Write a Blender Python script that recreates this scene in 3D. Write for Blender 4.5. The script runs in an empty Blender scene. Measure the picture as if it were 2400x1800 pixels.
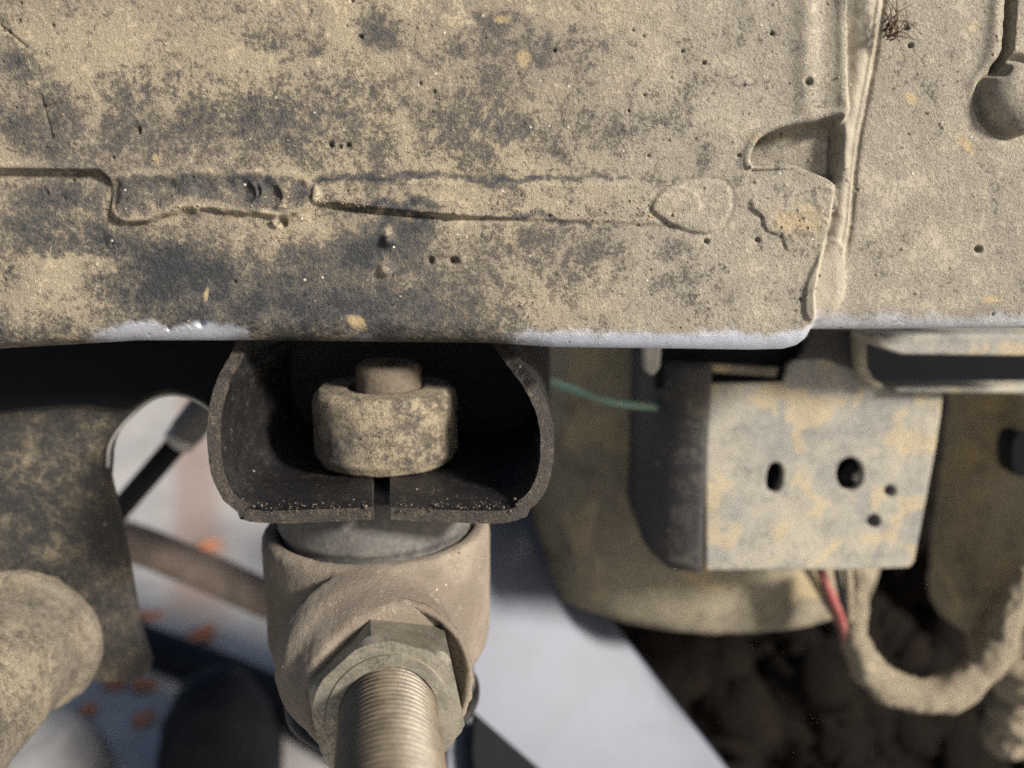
import bpy, bmesh, math, random
import numpy as np
from mathutils import Vector, Matrix, noise as mnoise

random.seed(7)
rng = np.random.default_rng(11)
R = math.radians
scn = bpy.context.scene
col = scn.collection

# ------------------------------------------------------------------ camera
F = 1850.0                      # focal length in photograph pixels (2400 wide)
PITCH = R(12)
CAM = Vector((0, 0, 0.48))
FW = Vector((0, math.cos(PITCH), -math.sin(PITCH)))
UP = Vector((0, math.sin(PITCH), math.cos(PITCH)))
cd = bpy.data.cameras.new('camera')
cam = bpy.data.objects.new('camera', cd)
col.objects.link(cam)
cam.location = CAM
cam.rotation_euler = (R(90) - PITCH, 0, 0)
cd.sensor_width = 36
cd.lens = 36 * F / 2400
cd.clip_start = 0.005
cd.clip_end = 200
cd.dof.use_dof = True
cd.dof.focus_distance = 0.205
cd.dof.aperture_fstop = 6.2
scn.camera = cam

# ------------------------------------------------------------------ sky and sun
SUN = Vector((0.86, -0.62, 0.50)).normalized()      # towards the sun
w = bpy.data.worlds.new('World')
scn.world = w
w.use_nodes = True
wn = w.node_tree
wn.nodes.clear()
sky = wn.nodes.new('ShaderNodeTexSky')
sky.sky_type = 'NISHITA'
sky.sun_disc = False
sky.sun_elevation = math.asin(SUN.z)
sky.sun_rotation = math.atan2(SUN.x, SUN.y)
sky.air_density = 0.9
sky.dust_density = 2.5
sky.ozone_density = 1.5
bg = wn.nodes.new('ShaderNodeBackground')
bg.inputs['Strength'].default_value = 0.05
wo = wn.nodes.new('ShaderNodeOutputWorld')
wn.links.new(sky.outputs[0], bg.inputs[0])
wn.links.new(bg.outputs[0], wo.inputs[0])
sl = bpy.data.lights.new('sun', 'SUN')
sl.energy = 4.4
sl.angle = R(9)
sl.color = (1, 0.94, 0.86)
so = bpy.data.objects.new('sun', sl)
so.rotation_euler = SUN.to_track_quat('Z', 'Y').to_euler()
so.location = (1.2, -1, 1.6)
col.objects.link(so)
vs = scn.view_settings
vs.view_transform = 'Standard'
vs.look = 'None'
vs.gamma = 1
vs.exposure = 0.95
vs.use_curve_mapping = False
scn.render.engine = 'CYCLES'
scn.cycles.use_denoising = False      # keep the fine mud grain
scn.cycles.sample_clamp_indirect = 2.0
scn.cycles.max_bounces = 5

# ------------------------------------------------------------------ pixel helpers
def ray(px, py):
    return Vector(((px - 1200) / F, 0, 0)) + FW + UP * (-(py - 900) / F)

def P(px, py, Y):
    d = ray(px, py)
    return CAM + d * (Y / d.y)

def PZ(px, py, z):
    d = ray(px, py)
    return CAM + d * ((z - CAM.z) / d.z)

def Ppl(px, py, co, no):
    d = ray(px, py)
    return CAM + d * ((co - CAM).dot(no) / d.dot(no))

def PX(Y, py):
    """metres per photograph pixel there"""
    return (P(1201, py, Y) - P(1200, py, Y)).x

# ------------------------------------------------------------------ object helpers
def tag(o, label=None, cat=None, group=None, kind=None):
    if label: o['label'] = label
    if cat: o['category'] = cat
    if group: o['group'] = group
    if kind: o['kind'] = kind
    return o

def empty(name, loc):
    o = bpy.data.objects.new(name, None)
    o.empty_display_size = 0.01
    o.location = loc
    col.objects.link(o)
    return o

def link(name, me, mat, parent=None, smooth=True):
    me.materials.clear()
    if mat: me.materials.append(mat)
    if smooth:
        me.polygons.foreach_set('use_smooth', np.ones(len(me.polygons), dtype=bool))
    o = bpy.data.objects.new(name, me)
    col.objects.link(o)
    if parent:
        o.parent = parent
        o.matrix_parent_inverse = Matrix.Translation(parent.location).inverted()
    return o

def mesh_np(name, V, Fq):
    me = bpy.data.meshes.new(name)
    me.from_pydata(np.asarray(V).reshape(-1, 3).tolist(), [], [list(map(int, f)) for f in Fq])
    me.update()
    return me

def grid_faces(nu, nv, closed_u=False, flip=False):
    out = []
    mu = nu if closed_u else nu - 1
    for j in range(nv - 1):
        for i in range(mu):
            a = j * nu + i; b = j * nu + (i + 1) % nu
            c = (j + 1) * nu + (i + 1) % nu; d = (j + 1) * nu + i
            out.append((a, d, c, b) if flip else (a, b, c, d))
    return out

def bm_mesh(bm, name='m'):
    bmesh.ops.recalc_face_normals(bm, faces=bm.faces)
    me = bpy.data.meshes.new(name)
    bm.to_mesh(me); bm.free()
    return me

def jitter(me, amp, scale, seed=0.0, fine=0.0):
    """push the vertices along their normals by noise: dents, mud crust"""
    off = Vector((seed, seed * 1.7, -seed))
    nrm = [v.normal.copy() for v in me.vertices]
    for v, n in zip(me.vertices, nrm):
        p = v.co * scale + off
        h = mnoise.fractal(p, 1.0, 2.1, 4) * amp
        if fine:
            h += abs(mnoise.noise(p * 7.0)) * fine
        v.co += n * h
    me.update()
    return me

def basis(axis):
    a = axis.normalized()
    t = Vector((0, 0, 1)) if abs(a.z) < 0.9 else Vector((0, 1, 0))
    u = a.cross(t).normalized()
    return a, u, a.cross(u).normalized()

def lathe(base, axis, prof, segs=64, closed=False, rot=0.0, sides=None):
    """prof: (radius, height along axis); closed joins the last ring to the first"""
    a, u, v = basis(axis)
    bm = bmesh.new()
    rings = []
    for r, h in prof:
        ring = []
        for k in range(segs):
            t = rot + 2 * math.pi * k / segs
            ring.append(bm.verts.new(base + a * h + (u * math.cos(t) + v * math.sin(t)) * r))
        rings.append(ring)
    n = len(rings)
    for j in range(n if closed else n - 1):
        A, B = rings[j], rings[(j + 1) % n]
        for k in range(segs):
            bm.faces.new((A[k], A[(k + 1) % segs], B[(k + 1) % segs], B[k]))
    if not closed:
        if prof[0][0] > 1e-6: bm.faces.new(rings[0])
        if prof[-1][0] > 1e-6: bm.faces.new(rings[-1])
    return bm_mesh(bm)

def dense(prof, step):
    """subdivide a lathe profile so that it can be dented"""
    out = [prof[0]]
    for (r0, h0), (r1, h1) in zip(prof, prof[1:]):
        n = max(1, int(math.hypot(r1 - r0, h1 - h0) / step))
        out += [(r0 + (r1 - r0) * k / n, h0 + (h1 - h0) * k / n) for k in range(1, n + 1)]
    return out

def catmull(pts, n=8):
    pts = [Vector(p) for p in pts]
    q = [pts[0] * 2 - pts[1]] + pts + [pts[-1] * 2 - pts[-2]]
    out = []
    for i in range(1, len(q) - 2):
        p0, p1, p2, p3 = q[i - 1:i + 3]
        for k in range(n):
            t = k / n
            out.append(0.5 * ((2 * p1) + (p2 - p0) * t + (2 * p0 - 5 * p1 + 4 * p2 - p3) * t * t + (3 * p1 - p0 - 3 * p2 + p3) * t ** 3))
    out.append(pts[-1])
    return out

def tube(pts, rad, segs=16, n=8):
    path = catmull(pts, n)
    m = len(path)
    bm = bmesh.new()
    rings = []
    up = None
    for i, p in enumerate(path):
        d = (path[min(i + 1, m - 1)] - path[max(i - 1, 0)]).normalized()
        if up is None:
            up = d.orthogonal().normalized()
        up = (up - d * up.dot(d)).normalized()
        s = d.cross(up)
        r = rad(i / (m - 1)) if callable(rad) else rad
        rings.append([bm.verts.new(p + (up * math.cos(t) + s * math.sin(t)) * r)
                      for t in (2 * math.pi * k / segs for k in range(segs))])
    for A, B in zip(rings, rings[1:]):
        for k in range(segs):
            bm.faces.new((A[k], A[(k + 1) % segs], B[(k + 1) % segs], B[k]))
    bm.faces.new(rings[0]); bm.faces.new(rings[-1])
    return bm_mesh(bm)

def plate(loops, co, no, thick, bevel):
    """flat sheet with holes: loops of world points on a plane, first the outline"""
    no = no.normalized()
    ux = Vector((0, 0, 1)).cross(no)
    ux = ux.normalized() if ux.length > 1e-3 else Vector((1, 0, 0))
    uy = no.cross(ux).normalized()
    cu = bpy.data.curves.new('tmp', 'CURVE')
    cu.dimensions = '2D'; cu.fill_mode = 'BOTH'
    cu.extrude = max(thick / 2 - bevel, 1e-5); cu.bevel_depth = bevel; cu.bevel_resolution = 2
    cu.offset = -bevel
    for lp in loops:
        s = cu.splines.new('POLY')
        s.points.add(len(lp) - 1)
        for q, p in zip(s.points, lp):
            d = p - co
            q.co = (d.dot(ux), d.dot(uy), 0, 1)
        s.use_cyclic_u = True
    ob = bpy.data.objects.new('tmp', cu)
    col.objects.link(ob)
    dg = bpy.context.evaluated_depsgraph_get()
    me = bpy.data.meshes.new_from_object(ob.evaluated_get(dg))
    bpy.data.objects.remove(ob); bpy.data.curves.remove(cu)
    M = Matrix((ux, uy, no)).transposed().to_4x4()
    M.translation = co - no * thick / 2
    me.transform(M)
    return me

def modded(me, mods):
    """apply modifiers to a mesh datablock"""
    ob = bpy.data.objects.new('tmp', me)
    col.objects.link(ob)
    for typ, kw in mods:
        m = ob.modifiers.new(typ, typ)
        for k, v in kw.items(): setattr(m, k, v)
    dg = bpy.context.evaluated_depsgraph_get()
    out = bpy.data.meshes.new_from_object(ob.evaluated_get(dg))
    bpy.data.objects.remove(ob)
    return out

def joined(meshes):
    bm = bmesh.new()
    for m in meshes: bm.from_mesh(m)
    me = bpy.data.meshes.new('j')
    bm.to_mesh(me); bm.free()
    return me

def rounded(pts, r, n=5):
    """round the corners of a closed pixel polygon"""
    out = []
    m = len(pts)
    for i in range(m):
        p0, p1, p2 = (Vector(pts[(i + k) % m]) for k in (-1, 0, 1))
        a, b = (p0 - p1), (p2 - p1)
        q = min(r, a.length * 0.45, b.length * 0.45)
        s, e = p1 + a.normalized() * q, p1 + b.normalized() * q
        for k in range(n + 1):
            t = k / n
            out.append(tuple((1 - t) ** 2 * s + 2 * t * (1 - t) * p1 + t * t * e))
    return out

# ------------------------------------------------------------------ materials
class NT:
    def __init__(self, name):
        self.m = bpy.data.materials.new(name)
        self.m.use_nodes = True
        self.t = self.m.node_tree
        self.b = self.t.nodes['Principled BSDF']
        tc = self.t.nodes.new('ShaderNodeTexCoord')
        vm = self.t.nodes.new('ShaderNodeVectorMath'); vm.operation = 'SCALE'
        vm.inputs['Scale'].default_value = 1000
        self.t.links.new(tc.outputs['Object'], vm.inputs[0])
        self.co = vm.outputs[0]           # millimetres
    def set(self, sock, v):
        if hasattr(v, 'is_output'): self.t.links.new(v, sock)
        elif isinstance(v, tuple) and len(v) == 3 and sock.type == 'RGBA': sock.default_value = (*v, 1)
        else: sock.default_value = v
    def noise(self, scale, detail=6, rough=0.6, dist=0.0, off=0.0, stretch=None):
        co = self.co
        if off or stretch:
            mp = self.t.nodes.new('ShaderNodeMapping')
            mp.inputs['Location'].default_value = (off, off * 1.3, -off)
            if stretch: mp.inputs['Scale'].default_value = stretch
            self.t.links.new(co, mp.inputs[0]); co = mp.outputs[0]
        n = self.t.nodes.new('ShaderNodeTexNoise')
        n.inputs['Scale'].default_value = scale; n.inputs['Detail'].default_value = detail
        n.inputs['Roughness'].default_value = rough; n.inputs['Distortion'].default_value = dist
        self.t.links.new(co, n.inputs['Vector'])
        return n.outputs[0]
    def voro(self, scale, out='Distance', rnd=1.0):
        n = self.t.nodes.new('ShaderNodeTexVoronoi')
        n.inputs['Scale'].default_value = scale; n.inputs['Randomness'].default_value = rnd
        self.t.links.new(self.co, n.inputs['Vector'])
        return n.outputs[out]
    def math(self, op, a, b=0.0, c=None):
        n = self.t.nodes.new('ShaderNodeMath'); n.operation = op
        self.set(n.inputs[0], a); self.set(n.inputs[1], b)
        if c is not None: self.set(n.inputs[2], c)
        return n.outputs[0]
    def ramp(self, v, lo, hi, a=0.0, b=1.0):
        n = self.t.nodes.new('ShaderNodeMapRange'); n.interpolation_type = 'SMOOTHSTEP'
        self.set(n.inputs[0], v)
        n.inputs[1].default_value = lo; n.inputs[2].default_value = hi
        n.inputs[3].default_value = a; n.inputs[4].default_value = b
        return n.outputs[0]
    def mix(self, f, a, b):
        n = self.t.nodes.new('ShaderNodeMix'); n.data_type = 'RGBA'
        self.set(n.inputs[0], f); self.set(n.inputs[6], a); self.set(n.inputs[7], b)
        return n.outputs[2]
    def attr(self, name):
        n = self.t.nodes.new('ShaderNodeAttribute'); n.attribute_name = name
        return n.outputs['Fac']
    def bump(self, h, dist, strength=1.0, prev=None):
        n = self.t.nodes.new('ShaderNodeBump')
        n.inputs['Strength'].default_value = strength
        n.inputs['Distance'].default_value = dist
        self.t.links.new(h, n.inputs['Height'])
        if prev: self.t.links.new(prev, n.inputs['Normal'])
        return n.outputs[0]
    def out(self, color, rough, normal=None, metal=0.0, spec=0.5):
        self.set(self.b.inputs['Base Color'], color)
        self.set(self.b.inputs['Roughness'], rough)
        self.set(self.b.inputs['Metallic'], metal)
        self.set(self.b.inputs['Specular IOR Level'], spec)
        if normal: self.t.links.new(normal, self.b.inputs['Normal'])
        return self.m

TAN = (0.40, 0.337, 0.228)
TAN2 = (0.24, 0.203, 0.155)
GREYTAN = (0.34, 0.305, 0.23)
DARK = (0.022, 0.025, 0.030)
OCHRE = (0.46, 0.345, 0.185)

def mud_mat(name, level=0.5, dark=DARK, tan=TAN, tan2=TAN2, patch=0.10, fine=0.9, contrast=1.0,
            rough_dark=0.45, attrs=False, crust=0.35, metal=0.0, film=0.35, ochre=0.0, spec=0.4, specks=0.962):
    k = NT(name)
    lv = k.attr('dust') if attrs else level
    n1 = k.noise(patch, 9, 0.68, 0.3)
    n2 = k.noise(fine, 7, 0.74, 0.15, off=31)
    n3 = k.noise(patch * 0.35, 4, 0.55, off=77)
    n4 = k.noise(2.4, 3, 0.7, off=13)
    n5 = k.noise(patch * 3.5, 7, 0.7, 0.4, off=51)
    s = k.math('MULTIPLY_ADD', n1, 0.85 * contrast, lv)
    s = k.math('MULTIPLY_ADD', n2, 0.85 * contrast, s)
    s = k.math('MULTIPLY_ADD', n5, 0.75 * contrast, s)
    s = k.math('MULTIPLY_ADD', n4, 0.45, s)
    s = k.math('SUBTRACT', s, (0.85 + 0.85 + 0.75) * 0.5 * contrast + 0.225)     # centred on the level
    mask = k.ramp(s, 0.29, 0.65)
    thick = k.ramp(k.math('MULTIPLY_ADD', n5, 0.4, s), 0.90, 1.04)
    dustc = k.mix(k.ramp(n3, 0.35, 0.65), tan2, tan)
    dustc = k.mix(k.ramp(n2, 0.25, 0.75, 0, 0.45), dustc, tan2)
    filmc = k.mix(film, dark, tan2)
    base = k.mix(k.ramp(s, 0.05, 0.45), dark, filmc)
    if attrs: dustc = k.mix(k.math('MULTIPLY', k.attr('grey'), 0.8), dustc, k.mix(k.ramp(n1, 0.35, 0.65), (0.27, 0.245, 0.20), (0.36, 0.325, 0.26)))
    c = k.mix(k.math('MULTIPLY', mask, 0.88), base, dustc)
    c = k.mix(k.math('MULTIPLY', thick, k.math('MULTIPLY_ADD', k.attr('grey'), -0.45, 0.6)), c, tan)
    if attrs:
        oc = k.attr('ochre')
        om = k.ramp(k.math('ADD', oc, k.math('MULTIPLY_ADD', n5, 1.0, -0.5)), 0.35, 0.75)
        c = k.mix(k.math('MULTIPLY', om, 0.7), c, OCHRE)
        gl = k.attr('edge_glint')  # painted glint: pale bluish metal along the lower edge
        gm = k.ramp(k.math('ADD', gl, k.math('MULTIPLY_ADD', n2, 0.5, -0.25)), 0.1, 1.0)
        c = k.mix(k.math('MULTIPLY', gm, 0.95), c, (0.76, 0.81, 0.92))
    elif ochre:
        om = k.ramp(k.noise(patch * 0.8, 3, 0.5, 0.6, off=200), 0.60 - ochre * 0.12, 0.66 - ochre * 0.12)
        c = k.mix(k.math('MULTIPLY', om, 0.5), c, (0.46, 0.36, 0.2))
    # light grit and dark pin holes
    vd = k.voro(0.42); vc = vd.node.outputs['Color']
    sep = k.t.nodes.new('ShaderNodeSeparateColor'); k.t.links.new(vc, sep.inputs[0])
    near = k.ramp(vd, 0.10, 0.20, 1, 0)
    pale = k.math('MULTIPLY', near, k.math('GREATER_THAN', sep.outputs[0], specks))
    pit = k.math('MULTIPLY', near, k.math('LESS_THAN', sep.outputs[1], 0.06))
    c = k.mix(pale, c, (0.5, 0.46, 0.38))
    c = k.mix(k.math('MULTIPLY', pit, 0.8), c, (0.03, 0.024, 0.018))
    r = k.math('MULTIPLY_ADD', mask, 0.88 - rough_dark, rough_dark)
    if attrs:
        r = k.math('MULTIPLY_ADD', gm, -0.45, r)
        r = k.math('MAXIMUM', r, 0.3)
    h = k.math('MULTIPLY_ADD', mask, 0.5, k.math('MULTIPLY', n2, 0.9))
    h = k.math('MULTIPLY_ADD', n4, 0.5, h)
    h = k.math('MULTIPLY_ADD', thick, 0.25, h)
    h = k.math('MULTIPLY_ADD', pale, 0.5, h)
    h = k.math('MULTIPLY_ADD', pit, -1.0, h)
    if attrs: metal = k.math('MULTIPLY', gm, 0.85)
    if attrs: h = k.math('MULTIPLY', h, k.math('MULTIPLY_ADD', gm, -0.75, 1.0))
    nn = k.bump(h, crust * 0.001)
    return k.out(c, r, nn, metal, spec)

def plain(name, c, rough, metal=0.0, var=0.25, scale=0.08, bump=0.0, spec=0.5, dirt=None, dirt_amt=0.5, bscale=0.8):
    k = NT(name)
    n = k.noise(scale, 5, 0.6, 0.3)
    d = tuple(x * (1 - var) for x in c)
    cc = k.mix(k.ramp(n, 0.3, 0.7), d, c)
    rr = rough
    if dirt:
        n2 = k.noise(scale * 5, 6, 0.65, 0.4, off=9)
        f = k.ramp(n2, 0.55 - dirt_amt * 0.35, 0.90 - dirt_amt * 0.35)
        cc = k.mix(k.math('MULTIPLY', f, 0.85), cc, dirt)
        rr = k.math('MULTIPLY_ADD', f, 0.85 - rough, rough)
    nn = k.bump(k.noise(bscale, 5, 0.65, off=4), bump * 0.001) if bump else None
    return k.out(cc, rr, nn, metal, spec)

M_rail = mud_mat('rail_mud', attrs=True, crust=0.45, film=0.30, contrast=1.3, dark=(0.021, 0.023, 0.025))
M_black = mud_mat('black_paint_dusty', level=0.17, dark=(0.010, 0.010, 0.011), tan=TAN2, tan2=(0.12, 0.095, 0.065), patch=0.16, crust=0.35, rough_dark=0.38, film=0.12)
M_black_and_shade = mud_mat('black_and_shade', level=0.02, dark=(0.006, 0.007, 0.009), tan=TAN2, tan2=(0.10, 0.08, 0.06), patch=0.1, crust=0.25, rough_dark=0.5, film=0.05, spec=0.04, specks=2.0)  # black of the added shade sheets, the gusset and the slot
M_lip = mud_mat('lip_mud', level=0.31, dark=(0.016, 0.015, 0.015), tan=(0.27, 0.22, 0.165), tan2=(0.16, 0.125, 0.09), patch=0.22, crust=0.7, film=0.25)
M_spacer = mud_mat('spacer_mud', level=0.55, patch=0.10, crust=0.8, tan=(0.44, 0.36, 0.235), contrast=1.0, film=0.3)
M_bolt = mud_mat('bolt_dust', level=0.72, dark=(0.06, 0.05, 0.04), tan=(0.17, 0.135, 0.098), tan2=(0.10, 0.08, 0.06), crust=0.35, contrast=0.8)
M_cast = mud_mat('cast_dust', level=0.70, dark=(0.07, 0.06, 0.052), tan=(0.28, 0.235, 0.18), tan2=(0.15, 0.12, 0.092), crust=0.45, contrast=0.5, patch=0.07)
M_hanger = mud_mat('hanger_mud', level=0.33, dark=(0.02, 0.021, 0.022), patch=0.07, crust=0.40, tan=(0.30, 0.245, 0.165), tan2=(0.16, 0.13, 0.09), contrast=1.25, film=0.15)
M_tube = mud_mat('tube_mud', level=0.58, dark=(0.05, 0.05, 0.048), patch=0.10, crust=1.0, tan=(0.42, 0.35, 0.235), contrast=0.9)
M_weld = mud_mat('weld_dust', level=0.80, dark=(0.08, 0.08, 0.075), tan=(0.42, 0.37, 0.28), tan2=(0.32, 0.28, 0.21), crust=0.45, contrast=0.6)
M_rear = mud_mat('rear_bracket_mud', level=0.58, dark=(0.06, 0.068, 0.08), tan=(0.42, 0.375, 0.28), tan2=(0.27, 0.262, 0.235), patch=0.09, crust=0.3, ochre=0.45, contrast=1.05, film=0.6)
M_flange = mud_mat('flange_shade_neck', level=0.30, dark=(0.02, 0.021, 0.024), tan=(0.2, 0.17, 0.12), tan2=(0.09, 0.075, 0.06), patch=0.06, crust=0.3, film=0.15)  # darker copy painting the flange's shaded side; also colours the neck
M_cover = mud_mat('cover_mud', level=0.66, dark=(0.04, 0.037, 0.032), tan=(0.36, 0.315, 0.215), tan2=(0.20, 0.172, 0.122), patch=0.03, crust=0.5, ochre=0.3, contrast=1.0)
M_caked = mud_mat('caked_mud', level=0.72, dark=(0.06, 0.048, 0.034), tan=(0.42, 0.355, 0.25), tan2=(0.26, 0.21, 0.145), patch=0.08, crust=1.6, contrast=1.1)
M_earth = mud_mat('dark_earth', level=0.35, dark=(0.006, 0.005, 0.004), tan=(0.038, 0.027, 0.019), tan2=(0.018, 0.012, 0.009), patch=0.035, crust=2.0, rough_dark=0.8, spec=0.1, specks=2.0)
M_rubber = plain('rubber', (0.085, 0.082, 0.08), 0.6, var=0.4, bump=0.2, dirt=(0.15, 0.135, 0.115), dirt_amt=0.45, scale=0.06)
M_zinc = plain('zinc', (0.32, 0.305, 0.25), 0.38, metal=0.75, var=0.35, bump=0.15, scale=0.25, dirt=(0.21, 0.165, 0.11), dirt_amt=0.45)
def thread_mat():
    k = NT('thread_zinc')
    n = k.noise(0.18, 5, 0.6, 0.3); n2 = k.noise(0.7, 5, 0.65, 0.3, off=5)
    c = k.mix(k.ramp(n, 0.3, 0.7), (0.075, 0.059, 0.039), (0.14, 0.113, 0.073))
    c = k.mix(k.ramp(n2, 0.45, 0.75, 0, 0.6), c, (0.13, 0.10, 0.065))
    g = k.ramp(k.math('ADD', k.attr('groove'), k.math('MULTIPLY_ADD', n2, 0.5, -0.25)), 0.3, 0.8)
    c = k.mix(k.math('MULTIPLY', g, 0.85), c, (0.035, 0.026, 0.018))
    return k.out(c, k.math('MULTIPLY_ADD', g, 0.4, 0.45), k.bump(n2, 0.0001), 0.15)
M_thread = thread_mat()
M_silver = plain('silver_paint', (0.058, 0.069, 0.10), 0.45, metal=0.0, spec=0.3, var=0.22, scale=0.03, bump=0.06)
M_blackrub = plain('black_rubber', (0.010, 0.010, 0.013), 0.7, var=0.3, bump=0.2, spec=0.15)
def concrete_mat():
    k = NT('concrete')
    n = k.noise(0.006, 5, 0.6, 0.3); n2 = k.noise(0.03, 6, 0.65, 0.4, off=9)
    c = k.mix(k.ramp(n, 0.3, 0.7), (0.34, 0.325, 0.31), (0.43, 0.41, 0.39))
    c = k.mix(k.ramp(n2, 0.52, 0.70, 0, 0.8), c, (0.29, 0.255, 0.225))
    a, b = PZ(470, 1440, 0), PZ(455, 1010, 0)          # rusty run-off streak across the slab
    d = (b - a).normalized()
    sx = k.t.nodes.new('ShaderNodeSeparateXYZ'); k.t.links.new(k.co, sx.inputs[0])
    u = k.math('MULTIPLY_ADD', sx.outputs[0], d.y * 0.001, -(a.x * d.y - a.y * d.x))
    u = k.math('MULTIPLY_ADD', sx.outputs[1], -d.x * 0.001, u)
    m = k.ramp(k.math('ADD', k.math('ABSOLUTE', u), k.math('MULTIPLY_ADD', n2, 0.03, -0.015)), 0.015, 0.055, 1, 0)
    m = k.math('MULTIPLY', m, k.ramp(sx.outputs[1], a.y * 1000 - 60, a.y * 1000 + 40))
    c = k.mix(k.math('MULTIPLY', m, 0.7), c, (0.30, 0.20, 0.15))
    return k.out(c, 0.75, k.bump(k.noise(0.15, 5, 0.65, off=4), 0.0006))
M_concrete = concrete_mat()
M_stone = plain('stone', (0.16, 0.16, 0.165), 0.8, var=0.3, scale=0.03, bump=0.5)
M_leaf = plain('dry_leaf', (0.60, 0.24, 0.11), 0.6, var=0.45, scale=0.08, bump=0.3)
M_brownpipe = plain('rusty_pipe', (0.20, 0.15, 0.115), 0.7, var=0.5, scale=0.03, bump=0.5)
M_teal = plain('teal_wire', (0.03, 0.24, 0.22), 0.5, var=0.4, dirt=(0.22, 0.19, 0.13), dirt_amt=0.7, scale=0.15)
M_red = plain('red_wire', (0.28, 0.06, 0.055), 0.5, var=0.3, dirt=(0.3, 0.22, 0.16), dirt_amt=0.2)
M_pale = plain('pale_fitting', (0.42, 0.40, 0.36), 0.45, metal=0.3, var=0.3)
M_twig = plain('dry_twig', (0.13, 0.085, 0.05), 0.8, var=0.5, scale=0.4)

# ------------------------------------------------------------------ numpy noise
def vnoise(x, y, seed):
    g = np.random.default_rng(seed).random((257, 257))
    xi = np.floor(x).astype(int); yi = np.floor(y).astype(int)
    fx = x - xi; fy = y - yi
    fx = fx * fx * (3 - 2 * fx); fy = fy * fy * (3 - 2 * fy)
    a = g[yi % 256, xi % 256]; b = g[yi % 256, (xi + 1) % 256]
    c = g[(yi + 1) % 256, xi % 256]; d = g[(yi + 1) % 256, (xi + 1) % 256]
    return (a * (1 - fx) + b * fx) * (1 - fy) + (c * (1 - fx) + d * fx) * fy

def fbm(x, y, s, seed, o=4, gain=0.5):
    t = 0; amp = 1; n = 0
    for i in range(o):
        t = t + amp * vnoise(x / s + 100, y / s + 100, seed + i); n += amp
        amp *= gain; s /= 2
    return t / n - 0.5

def sst(x, a, b):
    t = np.clip((x - a) / (b - a), 0, 1)
    return t * t * (3 - 2 * t)

def inpoly(x, y, poly):
    r = np.zeros(x.shape, bool)
    n = len(poly)
    for i in range(n):
        x0, y0 = poly[i]; x1, y1 = poly[(i + 1) % n]
        if y0 == y1: continue
        c = ((y0 > y) != (y1 > y)) & (x < (x1 - x0) * (y - y0) / (y1 - y0) + x0)
        r ^= c
    return r

def sdpoly(x, y, poly):
    """signed distance in pixels, positive inside"""
    d = np.full(x.shape, 1e9)
    n = len(poly)
    for i in range(n):
        ax, ay = poly[i]; bx, by = poly[(i + 1) % n]
        ex, ey = bx - ax, by - ay
        L = ex * ex + ey * ey + 1e-9
        t = np.clip(((x - ax) * ex + (y - ay) * ey) / L, 0, 1)
        d = np.minimum(d, np.hypot(x - ax - t * ex, y - ay - t * ey))
    return np.where(inpoly(x, y, poly), d, -d)

def blob(x, y, cx, cy, rx, ry, rot=0.0):
    c, s = math.cos(rot), math.sin(rot)
    u = (x - cx) * c + (y - cy) * s; v = -(x - cx) * s + (y - cy) * c
    return np.exp(-((u / rx) ** 2 + (v / ry) ** 2))

def smooth_poly(pts, n=6):
    m = len(pts)
    out = []
    for i in range(m):
        p0, p1, p2, p3 = (np.array(pts[(i + k) % m], float) for k in (-1, 0, 1, 2))
        for k in range(n):
            t = k / n
            out.append(tuple(0.5 * ((2 * p1) + (p2 - p0) * t + (2 * p0 - 5 * p1 + 4 * p2 - p3) * t * t + (3 * p1 - p0 - 3 * p2 + p3) * t ** 3)))
    return out

# ================================================================== GROUND
def build_ground():
    n = 60
    xs = np.sign(np.linspace(-1, 1, n)) * np.abs(np.linspace(-1, 1, n)) ** 2.5 * 60
    X, Y = np.meshgrid(xs, xs)
    V = np.stack([X, Y + 1, np.zeros_like(X)], -1)
    g = link('ground', mesh_np('g', V, grid_faces(n, n)), M_concrete)
    g['kind'] = 'structure'
    return g
build_ground()

# ================================================================== FRAME RAIL
YR = 0.21
root_rail = empty('frame_rail', P(900, 812, YR))
tag(root_rail, 'wide mud-dusted steel frame rail with weld seams and rounded lower edge', 'frame rail')

def edge_x(py):
    """right edge of the outer side panel"""
    return np.interp(py, [-200, 262, 300, 430, 520, 640, 690, 745, 800, 830],
                     [1986, 1986, 1964, 1957, 1945, 1916, 1906, 1910, 1902, 1880])

def weld_x(py):
    return np.interp(py, [-200, 0, 150, 300, 430, 520, 640, 745], [2046, 2040, 2022, 1996, 1984, 1975, 1950, 1940])

def bottom_y(px):
    b = np.interp(px, [-200, 0, 300, 600, 1150, 1300, 1780, 1850, 1880, 1900, 1912, 1925, 2600],
                  [836, 824, 806, 806, 812, 822, 828, 826, 818, 803, 788, 780, 778])
    return b

NOTCH = smooth_poly([(1764, 384), (1767, 348), (1790, 318), (1838, 298), (1900, 287), (1950, 273), (1972, 285), (1972, 350), (1966, 428), (1935, 416), (1880, 395), (1820, 386)], 5)
PUDDLE = smooth_poly([(252, 420), (300, 402), (420, 396), (560, 398), (680, 402), (728, 424), (752, 448), (738, 480), (690, 508), (610, 503), (520, 492), (450, 484), (400, 500), (330, 520), (275, 512), (250, 470)], 5)
BAND = smooth_poly([(738, 430), (800, 420), (1000, 424), (1300, 430), (1570, 432), (1640, 470), (1600, 524), (1400, 520), (1200, 514), (1050, 505), (900, 492), (800, 478), (740, 478)], 4)
OVAL = smooth_poly([(1526, 485), (1560, 440), (1630, 424), (1700, 430), (1714, 480), (1690, 530), (1650, 548), (1590, 535), (1550, 512)], 5)
CRUST = smooth_poly([(1758, 470), (1830, 452), (1958, 440), (1950, 520), (1930, 580), (1850, 590), (1838, 556), (1795, 545), (1780, 500)], 5)
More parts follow.
